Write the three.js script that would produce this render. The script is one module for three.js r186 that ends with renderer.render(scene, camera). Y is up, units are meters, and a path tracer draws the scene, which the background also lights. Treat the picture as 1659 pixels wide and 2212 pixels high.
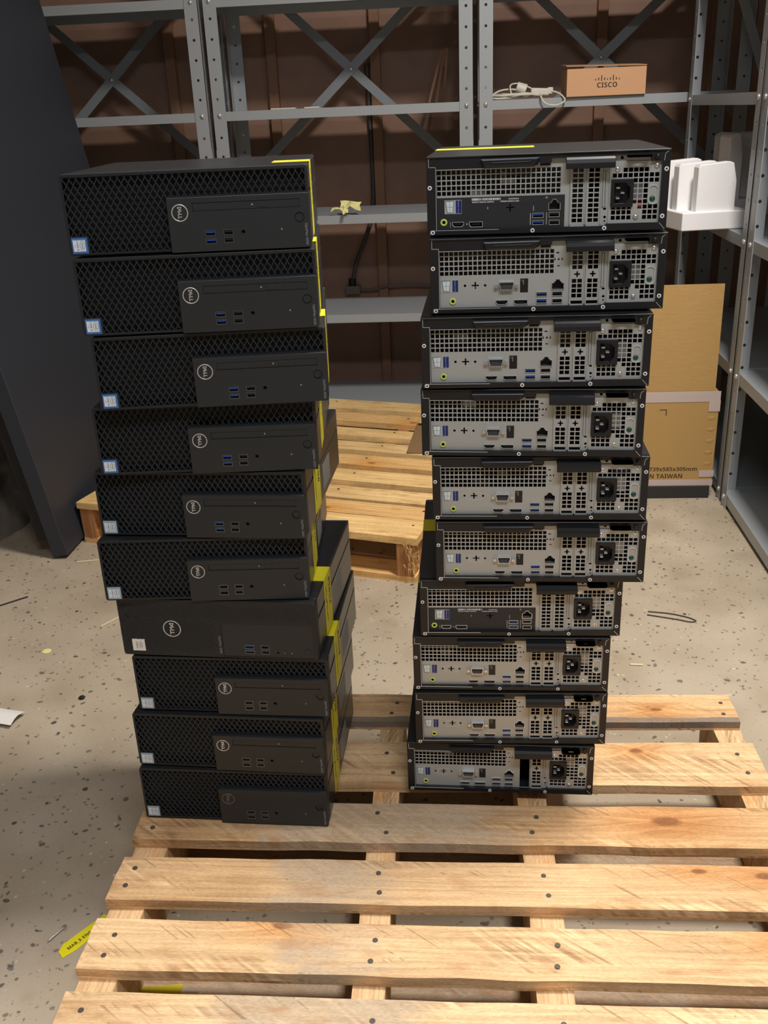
import * as THREE from 'three';
import { RoundedBoxGeometry } from 'three/addons/geometries/RoundedBoxGeometry.js';
import { TextGeometry } from 'three/addons/geometries/TextGeometry.js';
import { mergeGeometries, toCreasedNormals } from 'three/addons/utils/BufferGeometryUtils.js';
import { FontLoader } from 'three/addons/loaders/FontLoader.js';
import { RectAreaLightUniformsLib } from 'three/addons/lights/RectAreaLightUniformsLib.js';

// ---------------------------------------------------------------- camera, lights, exposure
const scene = new THREE.Scene();
scene.background = new THREE.Color(0x000000);
const camera = new THREE.PerspectiveCamera(56.28, 1659 / 2212, 0.05, 40);
camera.position.set(0, 1.1359, 0);
camera.rotation.order = 'YXZ';
camera.rotation.set(THREE.MathUtils.degToRad(-22.734), THREE.MathUtils.degToRad(5.565), THREE.MathUtils.degToRad(-2.433));
const renderer = new THREE.WebGLRenderer({ antialias: true });
renderer.toneMapping = THREE.LinearToneMapping;
renderer.toneMappingExposure = 1.6;
renderer.shadowMap.enabled = true;
RectAreaLightUniformsLib.init();
// ceiling tube lamps: one between the stacks and the racks, one behind the photographer
const LAMPS = [
  { x: 0.65, z: -1.5, y: 2.84, w: 0.42, d: 0.42, power: 94, color: 0xfff6ee, label: 'square white ceiling lamp above the aisle between stacks and shelving' },
  { x: 0.3, z: 0.2, y: 2.55, w: 1.2, d: 0.3, power: 22, color: 0xf6f6ff, label: 'long white ceiling lamp behind the place where the photographer stands' },
];

// ---------------------------------------------------------------- helpers
let seed = 7;
const rnd = () => { seed = (seed * 1664525 + 1013904223) >>> 0; return seed / 4294967296; };
const rr = (a, b) => a + (b - a) * rnd();
const V = (x, y, z) => new THREE.Vector3(x, y, z);
const used = {};
function numbered(n) { const k = used[n] = (used[n] ?? -1) + 1; return k ? `${n}_${String(k).padStart(3, '0')}` : n; }
function shadow(m) { m.castShadow = true; m.receiveShadow = true; return m; }
function part(name, geo, material, parent, label) {
  const m = shadow(new THREE.Mesh(geo, material)); m.name = name; parent.add(m);
  if (label) m.userData.label = label;
  return m;
}
function tag(o, label, category, group) { o.userData = { ...o.userData, label, category }; if (group) o.userData.group = group; return o; }
function thing(name, label, category, [x, y, z] = [0, 0, 0], yaw = 0, group) {
  const g = new THREE.Group(); g.name = numbered(name); g.position.set(x, y, z); g.rotation.y = yaw; scene.add(g);
  return tag(g, label, category, group);
}
function single(name, label, category, geo, material, [x, y, z] = [0, 0, 0], yaw = 0, group) {
  const m = shadow(new THREE.Mesh(geo, material)); m.name = numbered(name); m.position.set(x, y, z); m.rotation.y = yaw; scene.add(m);
  return tag(m, label, category, group);
}
function struct(name, geo, material, parent = scene) {
  const m = shadow(new THREE.Mesh(geo, material)); m.name = name; parent.add(m);
  if (parent === scene) m.userData.kind = 'structure';
  return m;
}
function mg(list) {
  return mergeGeometries(list.map((g) => {
    const h = g.index ? g.toNonIndexed() : g;
    for (const k of Object.keys(h.attributes)) if (!['position', 'normal', 'uv'].includes(k)) h.deleteAttribute(k);
    return h;
  }));
}
const bx = (x0, x1, y0, y1, z0, z1) => new THREE.BoxGeometry(x1 - x0, y1 - y0, z1 - z0).translate((x0 + x1) / 2, (y0 + y1) / 2, (z0 + z1) / 2);
const rbx = (x0, x1, y0, y1, z0, z1, r = 0.002, s = 2) => new RoundedBoxGeometry(x1 - x0, y1 - y0, z1 - z0, s, r).translate((x0 + x1) / 2, (y0 + y1) / 2, (z0 + z1) / 2);
function tube(pts, r, seg = 40, rad = 8, closed = false) { return new THREE.TubeGeometry(new THREE.CatmullRomCurve3(pts, closed), seg, r, rad, closed); }
// value noise
function hash(x, y, s) { let h = (x * 374761393 + y * 668265263 + s * 2147483647) | 0; h = Math.imul(h ^ (h >>> 13), 1274126177); return ((h ^ (h >>> 16)) >>> 0) / 4294967296; }
function vn(x, y, s = 0) {
  const xi = Math.floor(x), yi = Math.floor(y), f = x - xi, g = y - yi, u = f * f * (3 - 2 * f), v = g * g * (3 - 2 * g);
  return (hash(xi, yi, s) * (1 - u) + hash(xi + 1, yi, s) * u) * (1 - v) + (hash(xi, yi + 1, s) * (1 - u) + hash(xi + 1, yi + 1, s) * u) * v;
}
const fbm = (x, y, s, n = 4) => { let a = 0, w = 0.5; for (let i = 0; i < n; i++) { a += vn(x, y, s + i) * w; x *= 2.03; y *= 2.03; w *= 0.5; } return a; };
function dataTex(w, h, f, rx = 1, ry = 1) {
  const d = new Uint8Array(w * h * 4);
  for (let j = 0; j < h; j++) for (let i = 0; i < w; i++) { const c = f(i / w, j / h), k = (j * w + i) * 4; d[k] = c[0]; d[k + 1] = c[1]; d[k + 2] = c[2]; d[k + 3] = 255; }
  const t = new THREE.DataTexture(d, w, h); t.colorSpace = THREE.SRGBColorSpace; t.magFilter = t.minFilter = THREE.LinearFilter; t.wrapS = t.wrapT = THREE.RepeatWrapping; t.repeat.set(rx, ry); t.needsUpdate = true; return t;
}
function canvasTex(w, h, draw) {
  const c = document.createElement('canvas'); c.width = w; c.height = h; draw(c.getContext('2d'), w, h);
  const t = new THREE.CanvasTexture(c); t.colorSpace = THREE.SRGBColorSpace; t.wrapS = t.wrapT = THREE.RepeatWrapping; return t;
}
const std = (color, roughness = 0.6, metalness = 0, o = {}) => new THREE.MeshStandardMaterial({ color, roughness, metalness, ...o });

// ---------------------------------------------------------------- materials
const M = {
  black: std(0x17191b, 0.42), bezel: std(0x1b1e20, 0.5), panel: std(0x24282a, 0.48), grille: std(0x2a2f33, 0.42), dark: std(0x0b0d0f, 0.6), pit: std(0x060708, 0.8),
  caseTop: std(0x1f2122, 0.36), caseSide: std(0x26272a, 0.3, 0.1),
  zinc: std(0xb4b8b4, 0.42, 0.35), zincEdge: std(0xd6dad8, 0.35, 0.5), chrome: std(0xd9dcdc, 0.25, 0.85), usb: std(0x7b7f82, 0.3, 0.8), nickel: std(0xc9cccc, 0.3, 0.7),
  white: std(0xe6e6e2, 0.45), blue: std(0x1c4fa8, 0.5), led: std(0x0f4a3a, 0.3), lime: std(0xc3d46a, 0.5), redPart: std(0xb5452f, 0.6),
  logo: std(0xd2d2cc, 0.3, 0.4), logoDull: std(0x6f6f68, 0.45, 0.3), print: std(0x8d9396, 0.6), foot: std(0x101112, 0.8),
  rack: std(0xa6adb1, 0.42, 0.15), brace: std(0x868c90, 0.5, 0.2), bolt: std(0xe0e0de, 0.25, 0.7), nail: std(0x655e56, 0.5, 0.5), yellow: std(0xd8ce28, 0.55), cream: std(0xd8d6c6, 0.5), foam: std(0xeeeeee, 0.75),  // brace: darker than rack, shade behind the shelves put into its colour
  stud: std(0x8f6d56, 0.8), ceiling: std(0x9c9a94, 0.9), cable: std(0x4a4440, 0.6), cable2: std(0x6a6660, 0.6),
};

// ---------------------------------------------------------------- textures
const flecks = canvasTex(2048, 2048, (c, W) => {
  c.fillStyle = '#b3a690'; c.fillRect(0, 0, W, W);
  const wrap = (x, y, r, f) => { for (const dx of [-W, 0, W]) for (const dy of [-W, 0, W]) if (x + dx > -r && x + dx < W + r && y + dy > -r && y + dy < W + r) f(x + dx, y + dy); };
  for (let i = 0; i < 1100; i++) { const r = rr(20, 150), a = rr(0.03, 0.09), g = rnd(); const col = g < 0.4 ? '150,135,112' : g < 0.7 ? '200,188,166' : '172,160,142';
    wrap(rr(0, W), rr(0, W), r, (x, y) => { const q = c.createRadialGradient(x, y, 0, x, y, r); q.addColorStop(0, `rgba(${col},${a * 4})`); q.addColorStop(1, `rgba(${col},0)`); c.fillStyle = q; c.fillRect(x - r, y - r, 2 * r, 2 * r); }); }
  for (let i = 0; i < 26000; i++) { const v = rr(-40, 34); c.fillStyle = `rgba(${165 + v | 0},${152 + v | 0},${130 + v | 0},0.5)`; c.fillRect(rr(0, W), rr(0, W), rr(1, 4), rr(1, 3)); }
  const tint = (v, a) => `rgba(${v | 0},${v * 0.95 | 0},${v * 0.86 | 0},${a})`;
  const chip = (x, y, s, col) => wrap(x, y, s * 2, (px, py) => { const a = rr(0, 6.28), n = 5 + (rnd() * 3 | 0), e = rr(0.35, 0.9); c.fillStyle = col; c.beginPath();
    for (let k = 0; k < n; k++) { const t = k / n * 6.28, q = s * rr(0.6, 1.1), u = Math.cos(t) * q, w = Math.sin(t) * q * e; c.lineTo(px + u * Math.cos(a) - w * Math.sin(a), py + u * Math.sin(a) + w * Math.cos(a)); } c.fill(); });
  for (let i = 0; i < 2600; i++) chip(rr(0, W), rr(0, W), rr(3, 7), tint(rr(72, 112), rr(0.45, 0.8)));
  for (let i = 0; i < 560; i++) chip(rr(0, W), rr(0, W), rr(5, 11), tint(rr(58, 92), rr(0.55, 0.9)));
  for (let i = 0; i < 500; i++) chip(rr(0, W), rr(0, W), rr(2, 6), `rgba(226,216,196,${rr(0.4, 0.8)})`);
});
function woodTex(s, base, o = {}) {
  const knots = o.knots ?? [], w = 1536, h = 224;
  return dataTex(w, h, (u, v) => {
    let y = v + (fbm(u * 3, v * 2, s) - 0.5) * 0.25, k = 0, near = 0;
    for (const [ku, kv, kr] of knots) { const dx = (u - ku) / 2.2, dy = (v - kv) * 0.09, d = Math.hypot(dx, dy); y += Math.exp(-d * d / (kr * kr * 9)) * Math.sign(dy || 1) * 0.16; k = Math.max(k, 1 - d / kr); near = Math.max(near, Math.exp(-d * d / (kr * kr * 16))); }
    const grain = vn(u * 5, y * 26, s + 3) * 0.5 + vn(u * 16, y * 90, s + 4) * 0.3 + vn(u * 40, y * 190, s + 5) * 0.2;
    let t = (grain - 0.5) * 62 + (fbm(u * 6, v * 1.4, s + 8) - 0.48) * 46;
    // saw marks run aslant over part of the board
    const sm = fbm(u * 5, v * 2, s + 11); if (sm > 0.5 && !o.plain) t += (vn((u * 150 + v * 16), v * 3, s + 12) - 0.6) * 62 * Math.min(1, (sm - 0.5) * 8);
    let r = base[0] + t, g = base[1] + t * 0.95, b = base[2] + t * 0.85;
    r -= near * 8; g -= near * 26; b -= near * 36;
    if (k > 0) { const q = Math.min(1, k * 2.5) * 0.75; r += (126 - r) * q; g += (78 - g) * q; b += (42 - b) * q; }
    // grey ground-in dirt with ragged edges
    if (o.dirt) { const [a0, a1] = o.dirt, e = fbm(u * 14, v * 4, s + 20) * 0.14 - 0.07; let d = Math.min(1, Math.max(0, (u - a0 + e) / 0.06), 1) * Math.min(1, Math.max(0, (a1 - u + e) / 0.1)); d *= 0.25 + 0.9 * fbm(u * 30, v * 7, s + 21); d = Math.min(0.7, d);
      r += (182 - r) * d; g += (165 - g) * d; b += (142 - b) * d; }
    if (o.edge && v < o.edge + fbm(u * 20, 1, s + 41) * 0.08) { r = r * 0.35 + 62; g = g * 0.35 + 62; b = b * 0.35 + 64; }
    t = (vn(u * 260, v * 90, s + 33) - 0.5) * 22; r += t; g += t; b += t * 0.9;
    const bl = fbm(u * 18, v * 5, s + 36); if (bl > 0.56) { const q = (bl - 0.56) * 1.7; r += (168 - r) * q; g += (118 - g) * q; b += (72 - b) * q; }
    const sc = vn(u * 230 + v * 26, v * 2.2 + u * 3, s + 38); if (sc > 0.8 && fbm(u * 4, v * 2, s + 39) > (o.plain ? 9 : 0.47)) { const q = Math.min(1, (sc - 0.8) * 7) * 0.42; r += (120 - r) * q; g += (84 - g) * q; b += (52 - b) * q; }
    if (vn(u * 300, v * 60, s + 31) > 0.965) { r -= 45; g -= 45; b -= 40; }
    return [r, g, b].map((x) => Math.max(0, Math.min(255, x)));
  });
}
const deckTones = [
  woodTex(11, [211, 176, 130], { knots: [[0.8, 0.8, 0.006], [0.62, 0.3, 0.004]] }),
  woodTex(23, [211, 173, 125], { knots: [[0.86, 0.45, 0.006]], edge: 0.13 }),
  woodTex(37, [202, 164, 117], { knots: [[0.815, 0.62, 0.012]], dirt: [0.16, 0.62] }),
  woodTex(41, [211, 174, 127], { knots: [[0.93, 0.78, 0.008], [0.84, 0.86, 0.006]], dirt: [0.2, 0.44] }),
  woodTex(59, [218, 183, 136], { knots: [[0.92, 0.8, 0.008], [0.26, 0.94, 0.008]], dirt: [0.24, 0.42] }),
  woodTex(67, [222, 189, 143], { dirt: [0.2, 0.5] }),
].map((map) => std(0xffffff, 0.72, 0, { map }));
const oldWood = std(0xffffff, 0.8, 0, { map: woodTex(83, [172, 146, 118], { dirt: [0.1, 0.9] }) });
const yellowWood = [woodTex(91, [230, 192, 128], { knots: [[0.4, 0.5, 0.006]], plain: 1 }), woodTex(97, [226, 182, 118], { knots: [[0.7, 0.3, 0.007]], plain: 1 }), woodTex(103, [234, 198, 136], { plain: 1 })].map((map) => std(0xffffff, 0.72, 0, { map }));
const blockWood = std(0xffffff, 0.8, 0, { map: woodTex(113, [176, 122, 74], {}) });
const brownBoard = std(0xffffff, 0.62, 0, { map: dataTex(512, 512, (u, v) => { const t = (fbm(u * 9, v * 9, 131) - 0.5) * 30 + (fbm(u * 60, v * 60, 135) - 0.5) * 16; return [146 + t, 115 + t * 0.85, 97 + t * 0.75]; }) });
const wallMat = std(0xffffff, 0.92, 0, { map: dataTex(512, 512, (u, v) => { const t = (fbm(u * 10, v * 10, 141) - 0.5) * 70 + (fbm(u * 50, v * 50, 145) - 0.5) * 40; return [140 + t, 133 + t, 123 + t].map((x) => Math.max(0, x)); }) });
const kraft = (w, h, draw, base = '#b28f55') => canvasTex(w, h, (c) => { c.fillStyle = base; c.fillRect(0, 0, w, h); for (let i = 0; i < 9000; i++) { c.fillStyle = `rgba(${rnd() < 0.5 ? '255,235,190' : '90,60,20'},0.035)`; c.fillRect(rr(0, w), rr(0, h), rr(2, 14), 1); } draw?.(c); });

// ---------------------------------------------------------------- room shell
const groundUv = (g, k) => { const p = g.attributes.position, u = g.attributes.uv; for (let i = 0; i < p.count; i++) u.setXY(i, p.getX(i) * k, p.getZ(i) * k); return g; };
struct('floor', groundUv(bx(-2.3, 1.5, -0.1, 0, -4.4, 2.8), 1 / 1.5), std(0xffffff, 0.62, 0, { map: flecks }));
struct('ceiling', bx(-2.3, 1.5, 3, 3.1, -4.4, 2.8), M.ceiling);
struct('wall_left', mg([bx(-1.6, -1.49, 0, 3, -3.42, 2.7), bx(-2.1, -1.6, 0, 3, -3.42, -3.32), bx(-2.2, -2.1, 0, 3, -4.3, -3.32)]), wallMat);
struct('wall_right', bx(1.3, 1.4, 0, 3, -4.3, 2.7), wallMat);
struct('wall_front', bx(-1.6, 1.4, 0, 3, 2.6, 2.7), wallMat);
const backWall = struct('wall_back', bx(-2.2, 1.4, 0, 3, -4.32, -4.22), brownBoard);
for (const x of [-1.82, -1.2, -0.785, -0.368, 0.06, 0.52, 0.95]) struct('stud', rbx(x - 0.02, x + 0.02, 0, 3, -4.225, -4.19, 0.002, 1), M.stud, backWall);
{ // rough broken plaster along the foot of the left wall
  const g = new THREE.PlaneGeometry(1.7, 0.5, 68, 24).rotateY(Math.PI / 2), p = g.attributes.position;
  for (let i = 0; i < p.count; i++) { const z = p.getZ(i), y = p.getY(i) + 0.25, e = Math.max(0, 1 - y / 0.5 - 0.25 * fbm(z * 4, 3, 7)); p.setXYZ(i, 0.004 + e * (0.06 + 0.13 * fbm(z * 9, y * 9, 151)), y - 0.003, z); }
  g.computeVertexNormals();
  const m = struct('wall_rubble', g.translate(-1.494, 0, -2.55), std(0xffffff, 0.95, 0, { map: dataTex(256, 256, (u, v) => { const t = (fbm(u * 22, v * 9, 161) - 0.5) * 120; return [138 + t, 130 + t, 118 + t].map((x) => Math.max(0, Math.min(255, x))); }) }), scene.getObjectByName('wall_left'));
  m.material.side = THREE.DoubleSide;
}
for (const l of LAMPS) {
  const t = thing('ceiling_lamp', l.label, 'lamp', [l.x, l.y, l.z]);
  part('housing', mg([rbx(-l.w / 2 - 0.03, l.w / 2 + 0.03, 0.01, 0.16, -l.d / 2 - 0.03, l.d / 2 + 0.03, 0.01)]), std(0xd8d8d4, 0.5), t);
  if (l.y < 2.7) for (const sx of [-0.4, 0.4]) part('suspension_rod', new THREE.CylinderGeometry(0.006, 0.006, 3 - l.y - 0.15, 8).translate(sx * l.w, 0.15 + (3 - l.y - 0.15) / 2, 0), std(0xbdbdb8, 0.4, 0.5), t);
  part('diffuser', bx(-l.w / 2, l.w / 2, 0, 0.012, -l.d / 2, l.d / 2), new THREE.MeshStandardMaterial({ color: 0xffffff, emissive: l.color, emissiveIntensity: 1.2 }), t);
  const a = new THREE.RectAreaLight(l.color, l.power, l.w, l.d); a.position.set(l.x, l.y - 0.006, l.z); a.rotation.x = -Math.PI / 2; scene.add(a);
}

// ---------------------------------------------------------------- slotted steel shelving
const postShape = (w, h) => { // flange with a row of round holes
  const s = new THREE.Shape([[0, 0], [w, 0], [w, h], [0, h]].map(([x, y]) => new THREE.Vector2(x, y)));
  for (let y = 0.03; y < h - 0.02; y += 0.0648) { const p = new THREE.Path(); p.absarc(w / 2, y, 0.005, 0, Math.PI * 2, false); s.holes.push(p); }
  return new THREE.ExtrudeGeometry(s, { depth: 0.002, bevelEnabled: false, curveSegments: 5 });
};
const PH = 2.05, FL = 0.049, flangeA = postShape(FL, PH), flangeB = postShape(0.038, PH);
function makeRack(label, group, x, z, yaw, w, d, opts = {}) {
  const t = thing('shelving_unit', label, 'shelving', [x, 0, z], yaw, group);
  const fl = opts.flip ?? false;
  for (const [px, pz, sx, sz] of [[0, 0, 1, 1], [w, 0, -1, 1], [0, -d, 1, -1], [w, -d, -1, -1]]) {
    const a = flangeA.clone(), b = flangeB.clone().rotateY(Math.PI / 2); // a: x 0..FL, z 0..0.002   b: z 0..-0.038
    if (sx < 0) a.translate(-FL, 0, 0);
    a.translate(px, 0, pz + (sz > 0 ? -0.002 : 0)); b.translate(px - (sx < 0 ? 0.002 : 0), 0, pz + (sz > 0 ? 0 : 0.038));
    part('post', mg([a, b]), M.rack, t);
  }
  for (const y of opts.levels) {
    const i = 0.003, z0 = -d + 0.003, z1 = -0.003, lip = 0.03;
    const s = part('shelf', mg([bx(i, w - i, y - 0.0015, y, z0, z1), bx(i, w - i, y - lip, y - 0.0015, z1 - 0.0015, z1), bx(i, w - i, y - lip, y - 0.0015, z0, z0 + 0.0015), bx(i, i + 0.0015, y - lip, y - 0.0015, z0, z1), bx(w - i - 0.0015, w - i, y - lip, y - 0.0015, z0, z1), bx(i, w - i, y - lip - 0.0015, y - lip, z1 - 0.012, z1)]), M.rack, t);
    for (const bxp of [FL * 0.5, w - FL * 0.5]) part('bolt', new THREE.SphereGeometry(0.0075, 10, 8).scale(1, 1, 0.7).translate(bxp, y - 0.012, 0.001), M.bolt, s);
    if (opts.sideBolts) part('bolt', new THREE.SphereGeometry(0.006, 8, 6).translate(0, y - 0.014, -0.02), M.bolt, s);
  }
  const bar = (a, b, wd, th) => { const dlt = b.clone().sub(a), len = dlt.length(), g = new THREE.BoxGeometry(len, wd, th); const q = new THREE.Quaternion().setFromUnitVectors(V(1, 0, 0), dlt.normalize()); return g.applyQuaternion(q).translate((a.x + b.x) / 2, (a.y + b.y) / 2, (a.z + b.z) / 2); };
  const zb = -d - 0.003, c = opts.brace ?? 1.29, hx = w / 2 - 0.02, hy = hx * 0.9;
  if (!opts.noBrace) {
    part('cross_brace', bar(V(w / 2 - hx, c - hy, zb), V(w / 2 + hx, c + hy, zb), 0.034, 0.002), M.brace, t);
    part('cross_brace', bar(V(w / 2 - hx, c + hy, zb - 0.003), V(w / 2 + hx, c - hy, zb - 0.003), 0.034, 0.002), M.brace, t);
    part('bolt', new THREE.SphereGeometry(0.008, 10, 8).translate(w / 2, c, zb + 0.003), M.bolt, t);
  }
  if (opts.endBrace) part('end_brace', new THREE.BoxGeometry(0.002, 1.05, 0.03).rotateX(Math.atan2(0.36, 0.9)).translate(-0.004, 1.34, -0.19), M.rack, t);
  return t;
}
const LV = [0.045, 0.41, 0.781, 1.154, 1.522, 1.9];
makeRack('grey slotted steel shelving bay partly hidden by the leaning black panel', null, -1.88, -3.7, 0, 0.941, 0.37, { levels: LV });
makeRack('grey slotted steel shelving bay seen through the gap between the two stacks', null, -0.923, -3.7, 0, 0.942, 0.37, { levels: LV });
makeRack('grey slotted steel shelving bay that carries the small carton and white cable', null, 0.038, -3.7, 0, 0.932, 0.37, { levels: LV, sideBolts: true });
const RL = [0.045, 0.412, 0.775, 1.143, 1.51, 1.89];
makeRack('grey steel shelving bay in the right corner that carries the white foam blocks', null, 0.757, -3.665, -Math.PI / 2, 0.895, 0.37, { levels: RL, noBrace: true, endBrace: true });
makeRack('empty grey steel shelving bay cut off by the right edge of the photo', null, 0.757, -2.755, -Math.PI / 2, 0.93, 0.37, { levels: RL, noBrace: true, sideBolts: true });

// ---------------------------------------------------------------- computers: shared pieces (u right, v down in millimetres on the face)
const X = (u) => (u - 145) / 1000, Y = (v) => (92.6 - v) / 1000;
const fb = (u0, v0, u1, v1, z0, z1) => bx(X(u0), X(u1), Y(v1), Y(v0), z0, z1);
const frb = (u0, v0, u1, v1, z0, z1, r = 0.001) => rbx(X(u0), X(u1), Y(v1), Y(v0), z0, z1, r);
const pts = (a) => a.map(([u, v]) => new THREE.Vector2(X(u), Y(v)));
const poly = (a) => new THREE.Shape(pts(a));
const hole = (a) => new THREE.Path(pts(a));
const rect = (u0, v0, u1, v1) => [[u0, v0], [u1, v0], [u1, v1], [u0, v1]];
const circ = (u, v, r, n = 14) => Array.from({ length: n }, (_, k) => [u + r * Math.cos(k / n * 6.2832), v + r * Math.sin(k / n * 6.2832)]);
const rrect = (u0, v0, u1, v1, r, n = 4) => [[u1 - r, v1 - r, 0], [u0 + r, v1 - r, 1], [u0 + r, v0 + r, 2], [u1 - r, v0 + r, 3]].flatMap(([u, v, q]) => Array.from({ length: n + 1 }, (_, k) => [u + r * Math.cos((q + k / n) * 1.5708), v + r * Math.sin((q + k / n) * 1.5708)]));
const cross = (u, v, a, b) => [[u - a, v - b], [u - b, v - b], [u - b, v - a], [u + b, v - a], [u + b, v - b], [u + a, v - b], [u + a, v + b], [u + b, v + b], [u + b, v + a], [u - b, v + a], [u - b, v + b], [u - a, v + b]];
function ex(outer, holes, z0, z1, bevel = 0) {
  const s = poly(outer); for (const h of holes) s.holes.push(hole(h));
  const o = bevel ? { depth: z1 - z0 - bevel * 2, bevelEnabled: true, bevelSize: bevel, bevelOffset: -bevel, bevelThickness: bevel, bevelSegments: 2 } : { depth: z1 - z0, bevelEnabled: false };
  return new THREE.ExtrudeGeometry(s, o).translate(0, 0, z0 + bevel);
}
const cyl = (u, v, r, z0, z1, n = 20) => new THREE.CylinderGeometry(r / 1000, r / 1000, z1 - z0, n).rotateX(Math.PI / 2).translate(X(u), Y(v), (z0 + z1) / 2);
const tor = (u, v, r, t, z, n = 28) => new THREE.TorusGeometry(r / 1000, t / 1000, 8, n).translate(X(u), Y(v), z);
const flatUv = (g) => { // stretch uv over the bounding box of the front
  g.computeBoundingBox(); const b = g.boundingBox, p = g.attributes.position, u = g.attributes.uv;
  for (let i = 0; i < p.count; i++) u.setXY(i, (p.getX(i) - b.min.x) / (b.max.x - b.min.x), (p.getY(i) - b.min.y) / (b.max.y - b.min.y)); return g;
};
const font = await new FontLoader().loadAsync('fonts/droid/droid_sans_regular.typeface.json');
const fontB = await new FontLoader().loadAsync('fonts/droid/droid_sans_bold.typeface.json');
function downText(str, u, v0, v1, z, f = font) { // reads downward, letters' tops to the right
  const g = new TextGeometry(str, { font: f, size: 1, depth: 0.02, curveSegments: 2, bevelEnabled: false }); g.computeBoundingBox();
  const k = (v1 - v0) / 1000 / (g.boundingBox.max.x - g.boundingBox.min.x);
  return g.scale(k, k, 0.005).rotateZ(-Math.PI / 2).translate(X(u), Y(v0), z);
}
function lineBars(areas, slope, pitch, w, z0, z1, both = true, dash) { // thin bars at a slant, clipped to each rectangle
  const out = [];
  for (const [u0, v0, u1, v1] of areas) for (const sg of both ? [1, -1] : [1]) {
    const m = slope * sg;
    for (let c = Math.floor((u0 - 120) / pitch) * pitch; c < u1 + 120; c += pitch) { // v = m (u - c)
      let ua = u0, ub = u1; const e = [c + v0 / m, c + v1 / m].sort((a, b) => a - b); ua = Math.max(ua, e[0]); ub = Math.min(ub, e[1]); if (ub - ua < 0.4) continue;
      const cuts = []; if (dash) { for (let q = ua + (c * 0.37 % dash[0]); q + dash[1] < ub; q += dash[0]) cuts.push([q, q + dash[1]]); } else cuts.push([ua, ub]);
      for (const [a, b] of cuts) { const va = m * (a - c), vb = m * (b - c), L = Math.hypot(b - a, vb - va);
        out.push(new THREE.BoxGeometry(L / 1000, w / 1000, z1 - z0).rotateZ(-Math.atan2(vb - va, b - a)).translate(X((a + b) / 2), Y((va + vb) / 2), (z0 + z1) / 2)); }
    }
  }
  return mg(out);
}
// round maker's badge: ring and four letters reading downward, the second letter tilted
function badge(u, v, r) {
  const k = r / 9.3, L = [], ext = (s) => new THREE.ExtrudeGeometry(s, { depth: 0.5, bevelEnabled: false });
  const sh = (a) => new THREE.Shape(a.map(([x, y]) => new THREE.Vector2(x, y)));
  const D = sh([[0, 0], [1.5, 0], [2.6, 0.7], [3, 2], [3, 2.6], [2.6, 3.9], [1.5, 4.6], [0, 4.6]]); D.holes.push(new THREE.Path([[0.85, 0.85], [1.4, 0.85], [2, 1.3], [2.15, 2.1], [2.15, 2.5], [2, 3.3], [1.4, 3.75], [0.85, 3.75]].map(([x, y]) => new THREE.Vector2(x, y))));
  L.push(ext(D).translate(-6.9, -2.3, 0));
  const E = sh([[0, 0], [3, 0], [3, 0.85], [0.85, 0.85], [0.85, 1.75], [2.7, 1.75], [2.7, 2.6], [0.85, 2.6], [0.85, 3.4], [3, 3.4], [3, 4.25], [0, 4.25]]);
  L.push(ext(E).translate(-1.5, -2.1, 0).rotateZ(0.75).translate(-1.7, 0, 0));
  const l = [[0, 0], [2.7, 0], [2.7, 0.85], [0.9, 0.85], [0.9, 4.6], [0, 4.6]];
  L.push(ext(sh(l)).translate(1.0, -2.3, 0), ext(sh(l)).translate(4.1, -2.3, 0));
  const letters = mg(L).scale(k / 1000, k / 1000, 0.001).rotateZ(-Math.PI / 2).translate(X(u), Y(v), 0);
  const ring = new THREE.TorusGeometry(r / 1000, 0.00062 * k, 8, 48).scale(1, 1, 0.6).translate(X(u), Y(v), 0);
  return { letters, ring };
}
function addBadge(parent, b, z, ringMat, letterMat) { const r = part('badge', b.ring.clone().translate(0, 0, z), ringMat, parent, ringMat === M.logoDull ? 'dull round badge' : 'round silver badge'); part('lettering', b.letters.clone().translate(0, 0, z - 0.0002), letterMat, r); }
const usbFrame = (p, z0, z1) => ex(rect(...p), [rect(p[0] + 0.7, p[1] + 0.7, p[2] - 0.7, p[3] - 0.7)], z0, z1);
const usbTongue = (p, z0, z1) => fb(p[0] + 1.3, p[1] + 1.2, p[2] - 1.3, p[1] + 3, z0, z1);
const feetGeo = mg([[20, -0.03], [270, -0.03], [20, -0.26], [270, -0.26]].map(([u, z]) => new THREE.CylinderGeometry(0.006, 0.007, 0.0029, 12).translate(X(u), -0.00145, z)));
const caseBody = rbx(-0.1447, 0.1447, 0, 0.0596, -0.292, -0.014, 0.0022), caseCover = rbx(-0.1447, 0.1447, 0.0606, 0.0926, -0.292, -0.014, 0.0035, 3), caseCore = bx(-0.1435, 0.1435, 0.001, 0.0915, -0.29, -0.016);
function stickerTex(kind) {
  return canvasTex(128, 128, (c) => {
    c.fillStyle = kind === 'blue' ? '#3f6fb0' : kind === 'pale' ? '#9fb6c8' : '#e9e8e0'; c.fillRect(0, 0, 128, 128);
    if (kind !== 'white') { c.fillStyle = '#dfe7ea'; c.fillRect(10, 14, 100, 96); c.fillStyle = '#6fa2c8'; c.fillRect(14, 14, 96, 7); }
    c.translate(64, 64); c.rotate(Math.PI / 2); c.strokeStyle = c.fillStyle = '#4a5a68'; c.lineWidth = 3; c.beginPath(); c.ellipse(0, -20, 38, 19, 0, 0.2, 6); c.stroke();
    c.font = 'bold 22px sans-serif'; c.textAlign = 'center'; c.fillText('intel', 0, -13); c.font = 'bold 21px sans-serif'; c.fillStyle = kind === 'white' ? '#2c2c2a' : '#5f6a72'; c.fillText('CORE i5', 0, 26);
    if (kind !== 'white') { c.font = '11px sans-serif'; c.fillText('inside', 0, 42); }
  });
}
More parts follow.
